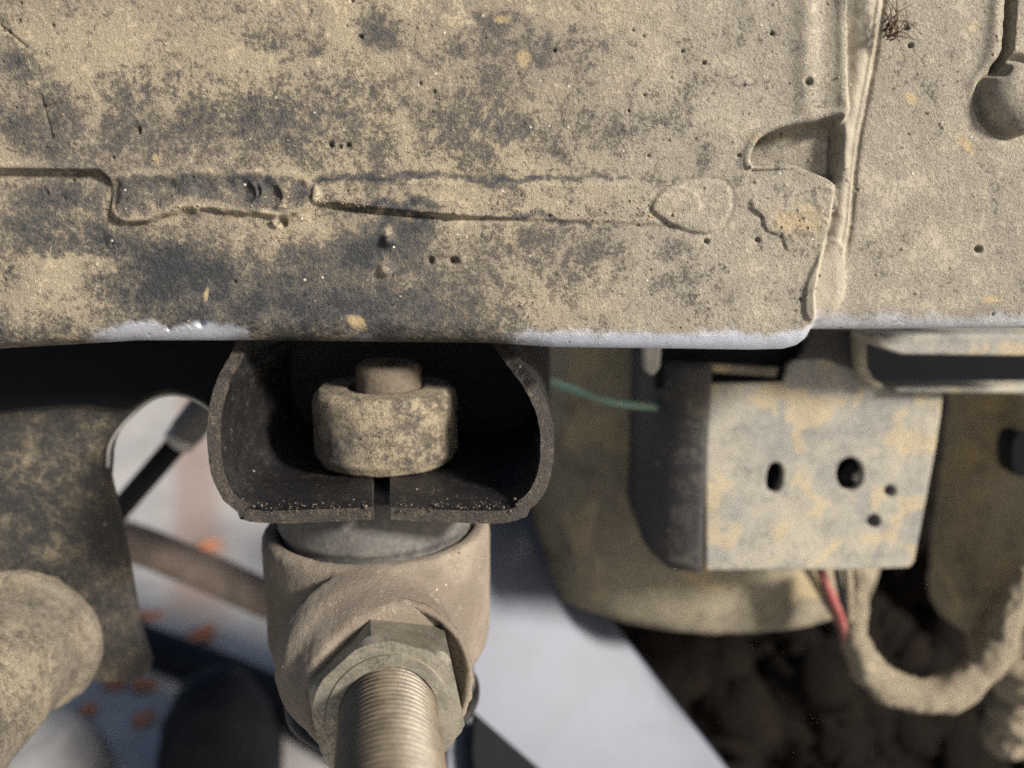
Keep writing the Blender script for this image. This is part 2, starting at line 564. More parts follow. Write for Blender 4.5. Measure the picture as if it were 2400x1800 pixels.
LOWBLOB = smooth_poly([(1945, 560), (1984, 580), (1990, 660), (1975, 720), (1930, 756), (1886, 740), (1888, 670), (1915, 610)], 5)

pits = [(1893, 193, 9), (470, 757, 9), (392, 770, 5), (1060, 610, 7), (660, 523, 11), (1010, 610, 8), (1655, 566, 6), (1775, 563, 6), (2310, 586, 8),
        (1650, 147, 5), (1810, 78, 5), (1300, 118, 4), (1520, 365, 4), (845, 85, 5), (985, 195, 4), (775, 340, 6), (815, 340, 6), (325, 305, 8), (2140, 58, 6), (2150, 100, 6), (1980, 72, 5)]
for _ in range(45):
    pits.append((rng.uniform(-50, 2400), rng.uniform(-50, 790), rng.uniform(2.5, 4.5)))
bumps = [(650, 522, 12), (463, 492, 8), (1070, 500, 7), (1080, 606, 8), (1015, 612, 8), (910, 562, 14), (905, 632, 16), (330, 306, 7)]
for _ in range(120):
    bumps.append((rng.uniform(-50, 2400), rng.uniform(-50, 800), rng.uniform(2, 4)))

def rail_height(x, y):
    """relief in mm, positive towards the viewer"""
    h = 0.7 * fbm(x, y, 420, 1, 3) + 0.35 * fbm(x, y, 60, 5, 4) + 0.12 * fbm(x, y, 14, 9, 3)
    right = sst(x - edge_x(y), -6, 10)
    h = h - 3.2 * right
    # panel edge bulge and dip
    up = 1 - sst(y, 240, 290)
    h += up * (1.3 * np.exp(-((x - 1888) / 26) ** 2) - 0.5 * np.exp(-((x - 1930) / 20) ** 2) + 0.7 * np.exp(-((x - 1972) / 12) ** 2))
    # lap joint at the left and the recess beneath it
    ex = np.where(x < 225, 0, (x - 225) ** 2 / 40)
    d = y - (397 + 0.01 * x + ex)
    left = 1 - sst(x, 235, 262)
    h += left * (-2.8 * sst(d, -3, 5) * np.exp(-np.clip(d, 0, 999) / 95.0) + 0.5 * np.exp(-((d + 10) / 10) ** 2))
    # sealant puddle
    s = sdpoly(x, y, PUDDLE)
    s = s + 22 * fbm(x, y, 50, 23, 3)
    lowside = sst(y, 430, 490)
    h += (0.15 + 1.5 * lowside) * sst(s, -6, 12) - (0.1 + 0.8 * lowside) * sst(s, 14, 46) + 0.5 * lowside * np.exp(-((s - 5) / 6) ** 2)
    for cx, cy, rr in ((578, 455, 24), (642, 462, 24), (600, 450, 16)):
        rad = np.hypot(x - cx, (y - cy) * 0.8)
        h += 0.9 * np.exp(-((rad - rr) / 5.5) ** 2) * sst(x - cx, -8, 18) - 0.7 * np.exp(-(rad / (rr * 0.7)) ** 2)
    h -= 2.2 * blob(x, y, 262, 462, 20, 42)
    h += 1.6 * fbm(x, y, 44, 21, 4) * sst(s, 4, 20)
    # long weld band
    s = sdpoly(x, y, BAND)
    inb = sst(s, -4, 9)
    h += (1.1 - 0.8 * sst(x, 950, 1350)) * inb + (0.35 - 0.2 * sst(x, 950, 1350)) * np.exp(-((s - 4) / 5) ** 2) + 0.5 * inb * fbm(x, y * 2.5, 60, 33, 3)
    lowl = np.interp(x, [740, 900, 1050, 1600], [478, 494, 507, 527])
    h -= 1.5 * np.exp(-((y - lowl - 7) / 6) ** 2) * sst(x, 740, 790) * (1 - sst(x, 950, 1250) * 0.85) * (1 - sst(x, 1610, 1640))
    # oval pad
    s = sdpoly(x, y, OVAL)
    h += 0.7 * sst(s, -3, 8) - 0.3 * np.exp(-((s + 5) / 5) ** 2)
    # notch
    s = sdpoly(x, y, NOTCH)
    h -= (7.5 - 0.012 * (x - 1764) * 1.0) * sst(s, -2, 8)
    h += 0.8 * np.exp(-((s + 10) / 9) ** 2) * (y < 395)
    # crease running down from the notch
    xc = np.interp(y, [380, 400, 430, 445], [1764, 1762, 1748, 1715])
    h -= 1.0 * (sst(x - xc, -3, 3)) * np.exp(-np.clip(x - xc, 0, 999) / 60) * sst(y, 380, 386) * (1 - sst(y, 432, 452))
    # weld bead between the plates
    wx = weld_x(y)
    width = np.interp(y, [-200, 200, 400, 760], [34, 26, 20, 26])
    h += 2.2 * np.exp(-((x - wx) / width) ** 2) * (1 - sst(y, 700, 770)) * (1 - 0.55 * sst(y, 540, 640)) * (1 + 0.35 * fbm(x, y, 40, 44, 3))
    h += 0.8 * np.exp(-((x - wx - width * 0.9) / 5) ** 2) * (1 - sst(y, 560, 620))
    h -= 0.9 * np.exp(-((x - wx - width * 1.5) / 7) ** 2) * (1 - sst(y, 560, 620))
    s = sdpoly(x, y, LOWBLOB)
    h += 1.5 * sst(s, -6, 22) * (1 - 0.7 * np.exp(-((x - weld_x(y)) / 24) ** 2)) + 0.4 * np.exp(-((s - 4) / 6) ** 2)
    # crust
    s = sdpoly(x, y, CRUST)
    cr = sst(s + 34 * fbm(x + 0.6 * y, y - 0.5 * x, 34, 60, 4, 0.65), -2, 5)
    h += cr * (0.45 + 1.3 * np.abs(fbm(x, y, 26, 61, 4)))
    # slot and dome at the far right
    sx = np.interp(y, [-200, 0, 110, 160, 190], [2375, 2374, 2366, 2345, 2322])
    slot = sst(x - sx, -2, 8) * (1 - sst(x - sx, 22, 30)) * (1 - sst(y, 150, 185))
    h -= 9 * slot
    h += 1.1 * np.exp(-((x - sx + 22) / 16) ** 2) * (1 - sst(y, 170, 240))
    rad = np.hypot(x - 2402, (y - 226) * 0.98)
    h += 6.0 * np.sqrt(np.clip(1 - (rad / 84) ** 2, 0, 1)) - 2.0 * np.exp(-((rad - 92) / 10) ** 2)
    for cx, cy, r in pits:
        m = (np.abs(x - cx) < 4 * r) & (np.abs(y - cy) < 4 * r)
        if m.any():
            h[m] -= 0.22 * r * np.exp(-(np.hypot(x[m] - cx, y[m] - cy) / r) ** 3)
    for cx, cy, r in bumps:
        m = (np.abs(x - cx) < 4 * r) & (np.abs(y - cy) < 4 * r)
        if m.any():
            h[m] += 0.14 * r * np.exp(-(np.hypot(x[m] - cx, y[m] - cy) / r) ** 2.5)
    # fine scratches at the left
    for x0, y0, x1, y1 in ((95, 225, 120, 320), (100, 250, 140, 243), (0, 60, 60, 110)):
        L = math.hypot(x1 - x0, y1 - y0)
        t = np.clip(((x - x0) * (x1 - x0) + (y - y0) * (y1 - y0)) / L ** 2, 0, 1)
        h -= 0.5 * np.exp(-(np.hypot(x - x0 - t * (x1 - x0), y - y0 - t * (y1 - y0)) / 4) ** 2)
    return h

def rail_dirt_and_glint(x, y):
    wx = x + 70 * fbm(x, y, 90, 80, 3); wy = y + 70 * fbm(x, y, 90, 84, 3)
    d = np.full(x.shape, 0.57)
    d -= 0.14 * sst(y, 660, 740) * sst(x, 500, 650) * (1 - sst(x, 1080, 1250))  # darker along the lower middle of the face
    d -= 0.10 * sst(y, 530, 580) * (1 - sst(x, 1100, 1500))
    d += 0.20 * fbm(x, y, 300, 70, 3) + 0.13 * sst(x, 1150, 1450)
    d += 0.16 * blob(x, y, 330, 120, 330, 110) + 0.18 * blob(x, y, 1100, 20, 500, 60) + 0.10 * blob(x, y, 1000, 180, 120, 60)
    for cx, cy, rx, ry, s in ((60, 150, 45, 70, .42), (50, 280, 90, 60, .40), (150, 300, 50, 70, .26), (270, 290, 40, 60, .22), (430, 260, 120, 120, .16),
                              (640, 290, 150, 90, .20), (840, 280, 120, 90, .26), (1060, 290, 90, 70, .26), (1165, 40, 55, 35, .55), (1250, 110, 60, 40, .2), (868, 65, 26, 40, .45), (912, 70, 18, 26, .4),
                              (640, 80, 45, 35, .35), (740, 110, 30, 16, .35), (1060, 110, 25, 35, .35), (1130, 190, 22, 30, .35), (1620, 250, 60, 40, .26), (1510, 300, 90, 70, .22), (1380, 100, 80, 70, .16), (1340, 330, 110, 60, .15),
                              (110, 460, 120, 40, .34), (60, 540, 80, 40, .42), (210, 560, 90, 40, .26), (370, 600, 75, 60, .42), (470, 640, 110, 50, .30), (480, 420, 190, 30, .24), (620, 460, 110, 24, .22),
                              (850, 425, 120, 10, .40), (920, 495, 110, 10, .5), (1200, 425, 300, 8, .3), (1300, 518, 200, 7, .3), (850, 590, 90, 50, .44), (960, 555, 70, 35, .42), (700, 610, 60, 60, .2),
                              (560, 720, 260, 55, .26), (850, 700, 240, 40, .16), (1000, 650, 80, 60, .1), (300, 670, 80, 35, .25), (1380, 600, 60, 60, .26), (1560, 620, 110, 60, .22), (1640, 720, 120, 40, .15), (1240, 560, 70, 30, .2)):
        d -= s * (0.78 if cy < 380 else 1.0) * blob(wx, wy, cx, cy, rx, ry)
    for cx, cy, rx, ry, s in ((915, 563, 16, 14, .6), (905, 632, 26, 18, .5), (130, 620, 90, 50, .25), (1080, 520, 90, 60, .15), (60, 690, 140, 40, .2), (1000, 690, 90, 40, .1)):
        d += s * blob(wx, wy, cx, cy, rx, ry)
    # the welded end is evenly grey with dust
    g = sst(x, 1500, 1900)
    d = d * (1 - 0.55 * g) + 0.55 * g * 0.66
    d = np.where(x > edge_x(y), 0.74 + 0.12 * fbm(x, y, 200, 90, 3), d)
    d += 0.12 * sst(sdpoly(x, y, OVAL), -4, 8) * 0.5
    d += 0.35 * np.exp(-((x - weld_x(y)) / 34) ** 2) * (x > 1850)
    d += 0.3 * sst(sdpoly(x, y, LOWBLOB), -4, 10)
    s = sdpoly(x, y, PUDDLE)
    d -= 0.08 * sst(s, 8, 24)
    d += (0.22 + 0.6 * fbm(x, y, 60, 98, 3)) * np.exp(-((s - 3 - 16 * fbm(x, y, 40, 99, 3)) / 9) ** 2)
    o = np.zeros(x.shape)
    for cx, cy, rx, ry, rt, s in ((1225, 135, 22, 26, 0, 1), (1175, 45, 24, 14, 0, .8), (2150, 225, 26, 16, .9, .85), (2280, 336, 38, 20, .8, .8), (2340, 705, 36, 11, 0, .9), (836, 756, 36, 22, .3, .8), (1870, 520, 110, 80, 0, .62),
                                  (365, 372, 8, 22, -.3, .9), (484, 690, 8, 26, .1, .8), (2300, 60, 70, 60, 0, .45), (40, 600, 60, 40, 0, .4), (40, 690, 50, 25, 0, .4), (1770, 320, 40, 30, 0, .5)):
        o = np.maximum(o, s * blob(x, y, cx, cy, rx, ry, rt))
    by = bottom_y(x)
    c = sst(y + 30 * fbm(x, y, 40, 95, 3), by - 68, by - 20) * (0.95 * sst(x, 130, 330) * (1 - sst(x, 550, 600)) + 0.95 * sst(x, 1130, 1300) * (1 - 0.45 * sst(x, 1895, 1925)) + 0.30 * blob(x, y, 850, 795, 45, 25))  # reflection of bright ground painted along the rounded lower edge
    return np.clip(d, 0, 1.1), np.clip(o, 0, 1), np.clip(c, 0, 1)

def build_rail():
    step = 3.0
    px = np.arange(-150, 2560, step)
    nflat = 300
    RB = 62.0                                    # edge radius in pixels
    narc, nback = 22, 10
    rows_x, rows_y, rows_d = [], [], []
    by = bottom_y(px)
    for j in range(nflat):
        t = j / (nflat - 1)
        rows_x.append(px); rows_y.append(-160 + t * (by - RB + 160)); rows_d.append(np.zeros_like(px))
    for j in range(1, narc + 1):
        a = j / narc * math.pi / 2
        rows_x.append(px); rows_y.append(by - RB + RB * math.sin(a)); rows_d.append(np.full_like(px, RB * (1 - math.cos(a))))
    for j in range(1, nback + 1):
        rows_x.append(px); rows_y.append(by); rows_d.append(np.full_like(px, RB + j * 45.0))
    X = np.array(rows_x); Yp = np.array(rows_y); D = np.array(rows_d)
    H = rail_height(X, Yp)
    fade = np.where(D > RB, 0, 1.0)
    k = PX(YR, 500)
    dx = (X - 1200) / F
    up = -(Yp - 900) / F
    dy = math.cos(PITCH) + up * math.sin(PITCH)
    dz = -math.sin(PITCH) + up * math.cos(PITCH)
    s = YR / dy
    wX = dx * s; wZ = CAM.z + dz * s
    wY = YR + D * k - H * 0.001 * np.where(D > RB, 0.3, np.cos(np.clip(D / RB, 0, 1) * 1.2))
    # the far ends keep their true position: only the side faces carry relief
    V = np.stack([wX, wY, wZ], -1)
    dust, och, gln = rail_dirt_and_glint(X, Yp)
    nr, nc = X.shape
    xc = (X[:-1, :-1] + X[1:, 1:]) / 2; yc = (Yp[:-1, :-1] + Yp[1:, 1:]) / 2
    lab = np.zeros(xc.shape, int)
    lab[xc > edge_x(yc)] = 2
    wld = (np.abs(xc - weld_x(yc)) < 40) & (yc < 735) & (xc > edge_x(yc) + 2)
    lab[wld] = 1
    idx = np.arange(nr * nc).reshape(nr, nc)
    Q = np.stack([idx[:-1, :-1], idx[1:, :-1], idx[1:, 1:], idx[:-1, 1:]], -1)
    for L, name, lbl in ((0, 'side_panel', None), (1, 'weld_bead', 'pale dusty vertical weld bead joining the two plates'), (2, 'end_panel', 'smooth grey dusty plate beyond the vertical weld')):
        q = Q[lab == L]
        u, inv = np.unique(q, return_inverse=True)
        me = bpy.data.meshes.new(name)
        vv = V.reshape(-1, 3)[u]
        me.vertices.add(len(u)); me.vertices.foreach_set('co', vv.astype(np.float32).ravel())
        f = inv.reshape(-1, 4)
        me.loops.add(f.size); me.loops.foreach_set('vertex_index', f.ravel().astype(np.int32))
        me.polygons.add(len(f))
        me.polygons.foreach_set('loop_start', np.arange(0, f.size, 4, dtype=np.int32))
        me.update(calc_edges=True)
        gry = sst(X + 200 * fbm(X, Yp, 200, 97, 3), 1050, 1750)
        for an, arr in (('dust', dust), ('ochre', och), ('edge_glint', gln), ('grey', gry)):
            at = me.attributes.new(an, 'FLOAT', 'POINT')
            at.data.foreach_set('value', arr.ravel()[u].astype(np.float32))
        o = link(name, me, M_rail, root_rail)
        if lbl: o['label'] = lbl
build_rail()

# backing wall of the rail so that it is a closed box section
def box_mesh(lo, hi):
    bm = bmesh.new()
    bmesh.ops.create_cube(bm, size=1)
    for v in bm.verts:
        v.co = Vector([lo[i] + (v.co[i] + 0.5) * (hi[i] - lo[i]) for i in range(3)])
    return bm_mesh(bm)
zb = P(1200, 770, YR).z
link('rear_wall', box_mesh((-0.17, 0.262, zb + 0.004), (0.185, 0.268, 0.60)), M_black, root_rail, False)

# dry tuft caught on the weld and grit along the seams
tuft = empty('dry_grass_tuft', P(2090, 80, YR - 0.004))
tag(tuft, 'small dry tangled grass tuft caught beside the vertical weld', 'grass tuft')
for i in range(17):
    x0, y0 = rng.normal(2080, 8), rng.normal(82, 10)
    an, ln = rng.normal(-0.85, 0.35), rng.uniform(35, 105)
    bend = rng.normal(0, 0.45)
    pts = []
    for k in range(5):
        t = k / 4
        a = an + bend * (t - 0.3) * 2
        pts.append(P(x0 + math.cos(a) * ln * t, y0 + math.sin(a) * ln * t, YR - 0.0008 - 0.0022 * math.sin(math.pi * min(t * 0.8 + 0.1, 1)) * rng.uniform(0.4, 1)))
    link('straw', tube(pts, lambda t: 0.00022 * (1.15 - 0.7 * t), 6, 5), M_twig, tuft)
sd = lathe(P(2086, 70, YR - 0.0012), Vector((0.5, -1, 0.9)), [(0, 0), (0.0006, 0.0004), (0.0009, 0.0012), (0.0006, 0.0022), (0, 0.003)], 12)
link('seed_husk', sd, M_twig, tuft)
root_gr = empty('soil_grit', P(900, 470, YR))
tag(root_gr, 'loose brown soil crumbs lodged along the long seam of the rail', 'grit', kind='stuff')
bm = bmesh.new()
for i in range(380):
    if i < 190:
        x = rng.uniform(250, 1620); y = np.interp(x, [250, 740, 1050, 1600], [505, 478, 498, 515]) - abs(rng.normal(0, 14))
    elif i < 240:
        x = rng.normal(1480, 60); y = rng.normal(490, 16)
    elif i < 270:
        x = rng.normal(660, 40); y = rng.normal(555, 16)
    else:
        x = rng.uniform(-40, 2380); y = rng.uniform(0, 790)
    r = abs(rng.normal(0.00010, 0.00014)) + 0.00008
    xa, ya = np.array([x]), np.array([y])
    p = P(x, y, YR - float(rail_height(xa, ya)[0]) * 0.001)
    res = bmesh.ops.create_icosphere(bm, subdivisions=1, radius=r, matrix=Matrix.Translation(p))
    for v in res['verts']:
        v.co = p + Vector(((v.co - p).x * rng.uniform(0.6, 1.7), (v.co - p).y * 0.7, (v.co - p).z * rng.uniform(0.5, 1.2)))
gm = plain('grit', (0.29, 0.215, 0.145), 0.8, var=0.6, scale=0.6)
g = link('soil_crumbs', bm_mesh(bm), gm, root_gr)
g['kind'] = 'stuff'

# ================================================================== U BRACKET
YB0, YB1 = 0.198, 0.272
br = empty('mounting_bracket', P(893, 1205, 0.2))
tag(br, 'black U-shaped steel mounting bracket with slotted muddy front lip under the rail', 'bracket')
def build_bracket():
    path = [(560, 790), (535, 842), (512, 882), (494, 935), (486, 1000), (489, 1075), (504, 1135), (532, 1180), (575, 1206), (640, 1213), (760, 1209), (876, 1203),
            (916, 1203), (1020, 1209), (1150, 1213), (1210, 1206), (1258, 1178), (1288, 1125), (1299, 1050), (1294, 985), (1274, 925), (1238, 868), (1175, 790)]
    def yf(py): return np.interp(py, [790, 900, 1205], [0.226, 0.207, YB0])
    pts = []
    dn = catmull([Vector((x, y, 0)) for x, y in path], 8)
    for q in dn: pts.append((P(q.x, q.y, float(yf(q.y))), q))
    nv = 70
    V = []; idx = {}
    for i, (p, q) in enumerate(pts):
        flo = sst(np.array(q.y), 1150, 1200)
        for j in range(nv):
            t = j / (nv - 1)
            y = p.y + (YB1 - p.y) * t
            droop = -0.0016 * float(flo) * math.exp(-((y - p.y) / 0.006) ** 2) * (1 if 560 < q.x < 1240 else 0)
            wob = 0.0007 * mnoise.noise(Vector((p.x * 60, p.z * 60, 3.1))) * math.exp(-(y - p.y) / 0.006)
            sh = -0.17 * (y - p.y) * math.exp(-((q.x - 896) / 170) ** 2) * float(flo)
            V.append((p.x + sh, y + wob, p.z + droop + 0.0006 * mnoise.noise(Vector((p.x * 45, y * 45, p.z * 45)))))
    Fq = []
    for i in range(len(pts) - 1):
        xm = (pts[i][1].x + pts[i + 1][1].x) / 2
        for j in range(nv - 1):
            ym = pts[i][0].y + (YB1 - pts[i][0].y) * (j + .5) / (nv - 1)
            if 876 <= xm <= 916 and pts[i][1].y > 1100 and ym < 0.226: continue
            a = i * nv + j
            Fq.append((a, a + 1, a + nv + 1, a + nv))
    me = mesh_np('b', V, Fq)
    me.materials.append(M_black); me.materials.append(M_lip)
    me = modded(me, [('SOLIDIFY', dict(thickness=0.0036, offset=-1.0, use_even_offset=True, material_offset_rim=1))])
    ids = np.zeros(len(me.polygons), dtype=np.int32); me.polygons.foreach_get('material_index', ids)
    jitter(me, 0.00025, 260, 2.0, 0.00025)
    o = link('channel', me, M_black, br)
    me.materials.append(M_lip); me.polygons.foreach_set('material_index', ids)
    o.modifiers.new('es', 'EDGE_SPLIT').split_angle = R(50)
build_bracket()
# web plate closing the rear of the channel
zf = P(893, 1203, YB0).z + 0.0036
pw = [P(x, y, 0.272) for x, y in rounded([(600, 790), (1290, 790), (1290, 1010), (1240, 1075), (700, 1075), (600, 1000)], 40)]
link('rear_web', plate([pw], pw[0], Vector((0, -1, 0)), 0.003, 0.0005), M_black, br)
# burrs of mud on the lip
bm = bmesh.new()
for i in range(240):
    x = rng.uniform(560, 1230)
    if 868 < x < 924: continue
    p = P(x, rng.normal(1188, 8), YB0 + rng.uniform(-0.0012, 0.0022))
    r = abs(rng.normal(0.00012, 0.00014)) + 0.00008
    res = bmesh.ops.create_icosphere(bm, subdivisions=1, radius=r, matrix=Matrix.Translation(p))
    for v in res['verts']: v.co = p + (v.co - p) * rng.uniform(0.5, 1.4)
g = link('lip_mud', bm_mesh(bm), plain('lip_grit', (0.13, 0.10, 0.075), 0.85, var=0.6, scale=0.6), br)
g['kind'] = 'stuff'
g['label'] = 'fine brown mud crumbs stuck on the front lip'

# ================================================================== BOLT AND THICK NUT
YA = 0.236                       # depth of the bolt's axis
ax = P(906, 1000, YA).x
zfl = zf + 0.0004
bo = empty('mounting_bolt', (ax, YA, zfl))
tag(bo, 'muddy round collar nut with a dark bolt end poking out, inside the U bracket', 'bolt')
rs = 165 * PX(YA, 1000)
h1 = P(906, 905, YA).z - zfl
m = lathe(Vector((ax, YA, zfl)), Vector((0, 0, 1)), dense([(rs * .6, 0), (rs * .93, 0), (rs, 0.003), (rs, h1 - 0.004), (rs * .97, h1 - 0.0015), (rs * .90, h1), (rs * .54, h1), (rs * .52, h1 - 0.004), (rs * 0.2, h1 - 0.004)], 0.0007), 160)
link('collar_nut', jitter(m, 0.0002, 170, 5.0, 0.0003), M_spacer, bo)
rb = rs * 0.452
h2 = P(906, 868, YA).z - zfl
m = lathe(Vector((ax + 0.0005, YA, zfl + 0.002)), Vector((0.03, 0, 1)), dense([(rb, 0), (rb, h2 - 0.0016), (rb * .95, h2 - 0.0003), (rb * .86, h2 + 0.0004), (rb * .55, h2 + 0.0006), (rb * .3, h2 + 0.0002), (0, h2)], 0.0007), 72)
link('bolt_end', jitter(m, 0.00022, 260, 8.0, 0.00022), M_bolt, bo)

# ================================================================== ADJUSTABLE ROD
zs0, zs1 = P(893, 1535, YA).z, P(893, 1222, YA).z
axs = P(888, 1300, YA).x
rsl = 262 * PX(YA, 1330) * 0.985
zn = (zs0 + zs1) / 2 - 0.002
rodA = Vector((P(908, 1620, 0.188).x, 0.188, P(893, 1606, 0.188).z))
rodB = P(918, 1900, 0.135)
rdir = (rodB - rodA).normalized()
rod = empty('adjustable_rod', Vector((axs, YA, zs0)))
tag(rod, 'dusty adjustable suspension rod with round bushing eye, hex jam nut and fine brass-toned thread', 'suspension rod')
def build_eye():
    c = Vector((axs, YA, 0))
    H = zs1 - zs0
    ring = lathe(Vector((axs, YA, zs0)), Vector((0, 0, 1)),
                 [(rsl * .78, 0), (rsl * .86, 0), (rsl * .97, 0.006), (rsl, 0.011), (rsl, H - 0.004), (rsl * .995, H - 0.0015), (rsl * .97, H), (rsl * .87, H), (rsl * .85, H - 0.002), (rsl * .85, 0.004)], 96, closed=True)
    back = Vector((axs, YA - rsl * 0.86, zn))
    front = rodA + rdir * -0.001
    d = (front - back)
    L = d.length
    rn = 0.0226
    neck = lathe(back, d, [(rsl * .60, -0.004), (rsl * .72, 0.0), (rn * 1.12, L * .35), (rn * 1.04, L * .6), (rn * 1.0, L * .97), (rn * .96, L)], 64)
    # lower web as in the casting: a flat rib on the left flank
    me = joined([ring, neck])
    me = modded(me, [('REMESH', dict(mode='VOXEL', voxel_size=0.0009)), ('SMOOTH', dict(factor=0.5, iterations=12))])
    jitter(me, 0.00022, 210, 12.0, 0.00022)
    link('eye_housing', me, M_cast, rod)
build_eye()
# bushing
bz = zf - 0.0040
m = lathe(Vector((axs, YA, zs0 - 0.012)), Vector((0, 0, 1)), dense([(rsl * .40, 0), (rsl * .80, 0), (rsl * .855, 0.002), (rsl * .84, 0.012), (rsl * .82, zs1 - zs0 + 0.008), (rsl * .83, zs1 - zs0 + 0.012), (rsl * .86, zs1 - zs0 + 0.014),
           (rsl * .83, bz - zs0 + 0.0115), (rsl * .7, bz - zs0 + 0.012), (rsl * .4, bz - zs0 + 0.012)], 0.0008), 120)
bush = link('bushing', jitter(m, 0.00012, 150, 3.0), M_rubber, rod)
bush['label'] = 'dark grey rubber bushing inside the eye'
# moulding line on the bushing
pl = P(1037, 1225, YA - rsl * .7)
ysf = YA - math.sqrt((rsl * .84) ** 2 - (pl.x - axs) ** 2)
link('mould_line', box_mesh((pl.x - 0.00015, ysf - 0.0002, zs1 + 0.0005), (pl.x + 0.00015, ysf + 0.004, bz - 0.001)), M_blackrub, bush, False)
# lower washer under the eye
m = lathe(Vector((axs, YA, zs0 - 0.0155)), Vector((0, 0, 1)), [(0.009, 0), (rsl * .87, 0), (rsl * .90, 0.0008), (rsl * .90, 0.002), (rsl * .87, 0.003), (0.009, 0.003)], 80, closed=True)
link('lower_washer', m, M_black, rod)
# jam nut
def build_nut():
    a, u, v = basis(rdir)
    base = rodA - rdir * 0.0025
    rc, L = 0.0204, 0.0178
    bm = bmesh.new()
    ang0 = None
    for k in range(720):                       # turn so that one corner points up and a little to the left
        t = R(k / 2)
        d = u * math.cos(t) + v * math.sin(t)
        s = d.z - 0.18 * d.x
        if ang0 is None or s > ang0[0]: ang0 = (s, t)
    t0 = ang0[1]
    n = 24
    rings = []
    ri = rc * math.cos(R(30))
    for h, lim in ((0, rc), (L * .80, rc), (L * .90, rc * .965), (L, rc * .90)):
        ring = []
        for k in range(6 * n):
            t = 2 * math.pi * k / (6 * n)
            dd = (t + math.pi / 6) % (math.pi / 3) - math.pi / 6
            dd = abs(abs(dd) - math.pi / 6)
            # hexagon with corners at t = 0, 60 ...
            q = (t % (math.pi / 3)) - math.pi / 6
            r = min(ri / math.cos(q), lim)
            ring.append(bm.verts.new(base + a * h + (u * math.cos(t0 + t) + v * math.sin(t0 + t)) * r))
        rings.append(ring)
    m6 = 6 * n
    for h, r in ((L, 0.0152), (L + 0.0006, 0.0150), (L + 0.0006, 0.0121), (L - 0.003, 0.0113)):
        rings.append([bm.verts.new(base + a * h + (u * math.cos(t0 + 2 * math.pi * k / m6) + v * math.sin(t0 + 2 * math.pi * k / m6)) * r) for k in range(m6)])
    for A, B in zip(rings, rings[1:]):
        for k in range(m6):
            bm.faces.new((A[k], A[(k + 1) % m6], B[(k + 1) % m6], B[k]))
    bm.faces.new(rings[0])
    me = bm_mesh(bm)
    o = link('jam_nut', me, M_zinc, rod)
    o.modifiers.new('es', 'EDGE_SPLIT').split_angle = R(24)
    o['label'] = 'greenish grey zinc hex jam nut'
    # raised collar of the casting round the nut
    m = lathe(rodA - rdir * 0.002, rdir, dense([(0.0217, -0.002), (0.0228, -0.001), (0.0230, 0.0012), (0.0222, 0.0022), (0.0212, 0.0014), (0.0209, -0.002)], 0.0006), 110, closed=False)
    link('collar', jitter(m, 0.0004, 330, 4.0, 0.0005), M_cast, rod)
build_nut()
def build_thread():
    a, u, v = basis(rdir)
    r0, pitch = 0.0114, 0.0021
    L = 0.15
    nt, ns = 72, int(0.15 / 0.00020)
    s = np.linspace(0, L, ns)[:, None]; t = np.linspace(0, 2 * np.pi, nt, endpoint=False)[None, :]
    ph = (s / pitch - t / (2 * np.pi)) % 1.0
    prof = np.abs(ph - 0.5) * 2
    r = r0 + 0.0013 * (np.clip(prof * 1.4 - 0.2, 0, 1) - 0.5)
    b = np.array(rodA - rdir * 0.001)
    V = b + np.array(a) * s[..., None] + (np.array(u) * np.cos(t)[..., None] + np.array(v) * np.sin(t)[..., None]) * r[..., None]
    Fq = grid_faces(nt, ns, True)
    Fq.append(tuple(range((ns - 1) * nt, ns * nt)))
    me = mesh_np('t', V, Fq)
    at = me.attributes.new('groove', 'FLOAT', 'POINT')
    at.data.foreach_set('value', (1 - np.clip(prof * 1.5, 0, 1)).astype(np.float32).ravel())
    o = link('threaded_shaft', me, M_thread, rod)
    o['label'] = 'brass-toned fine-threaded shaft running out of the jam nut'
build_thread()

# ================================================================== LEFT HANGER PLATE AND TUBE
YH = 0.252
hg = empty('hanger_plate', P(200, 1598, YH))
tag(hg, 'dark mud-smeared hanger plate with an arched cutout beside the U bracket', 'plate')
outl = [(347, 1561), (340, 1582), (325, 1594), (300, 1599), (160, 1599), (-160, 1599), (-160, 780), (604, 780), (604, 1075), (545, 1010), (492, 964), (470, 946), (443, 934), (418, 928), (394, 926), (368, 931), (344, 940), (315, 962), (289, 989),
        (270, 1014), (258, 1038), (253, 1062), (252, 1087), (249, 1124), (256, 1155), (264, 1186), (277, 1245), (289, 1303), (304, 1388), (320, 1475), (334, 1520)]
pts = [P(x, y, YH) for x, y in outl]
link('web', plate([pts], pts[0], Vector((0, -1, 0)), 0.005, 0.0008), M_hanger, hg)
arch = [(590, 1070), (548, 1016), (492, 958), (443, 926), (394, 916), (344, 930), (284, 982), (250, 1034), (245, 1087)]
lipm = tube([P(x + 8, y + 8, YH - 0.0010) for x, y in arch], 0.0007, 10, 6)
link('edge_highlight', lipm, M_pale, hg)  # pale strip added in place of light grazing the arch
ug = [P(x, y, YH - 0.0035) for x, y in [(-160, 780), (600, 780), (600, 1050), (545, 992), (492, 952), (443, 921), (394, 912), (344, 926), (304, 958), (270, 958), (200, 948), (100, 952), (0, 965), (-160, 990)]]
o = link('upper_shade', plate([ug], ug[0], Vector((0, -1, 0)), 0.0025, 0.0006), M_black_and_shade, hg)  # black sheet added to stand for the shade under the rail
o['label'] = 'clean black upper part of the hanger plate above the arch'
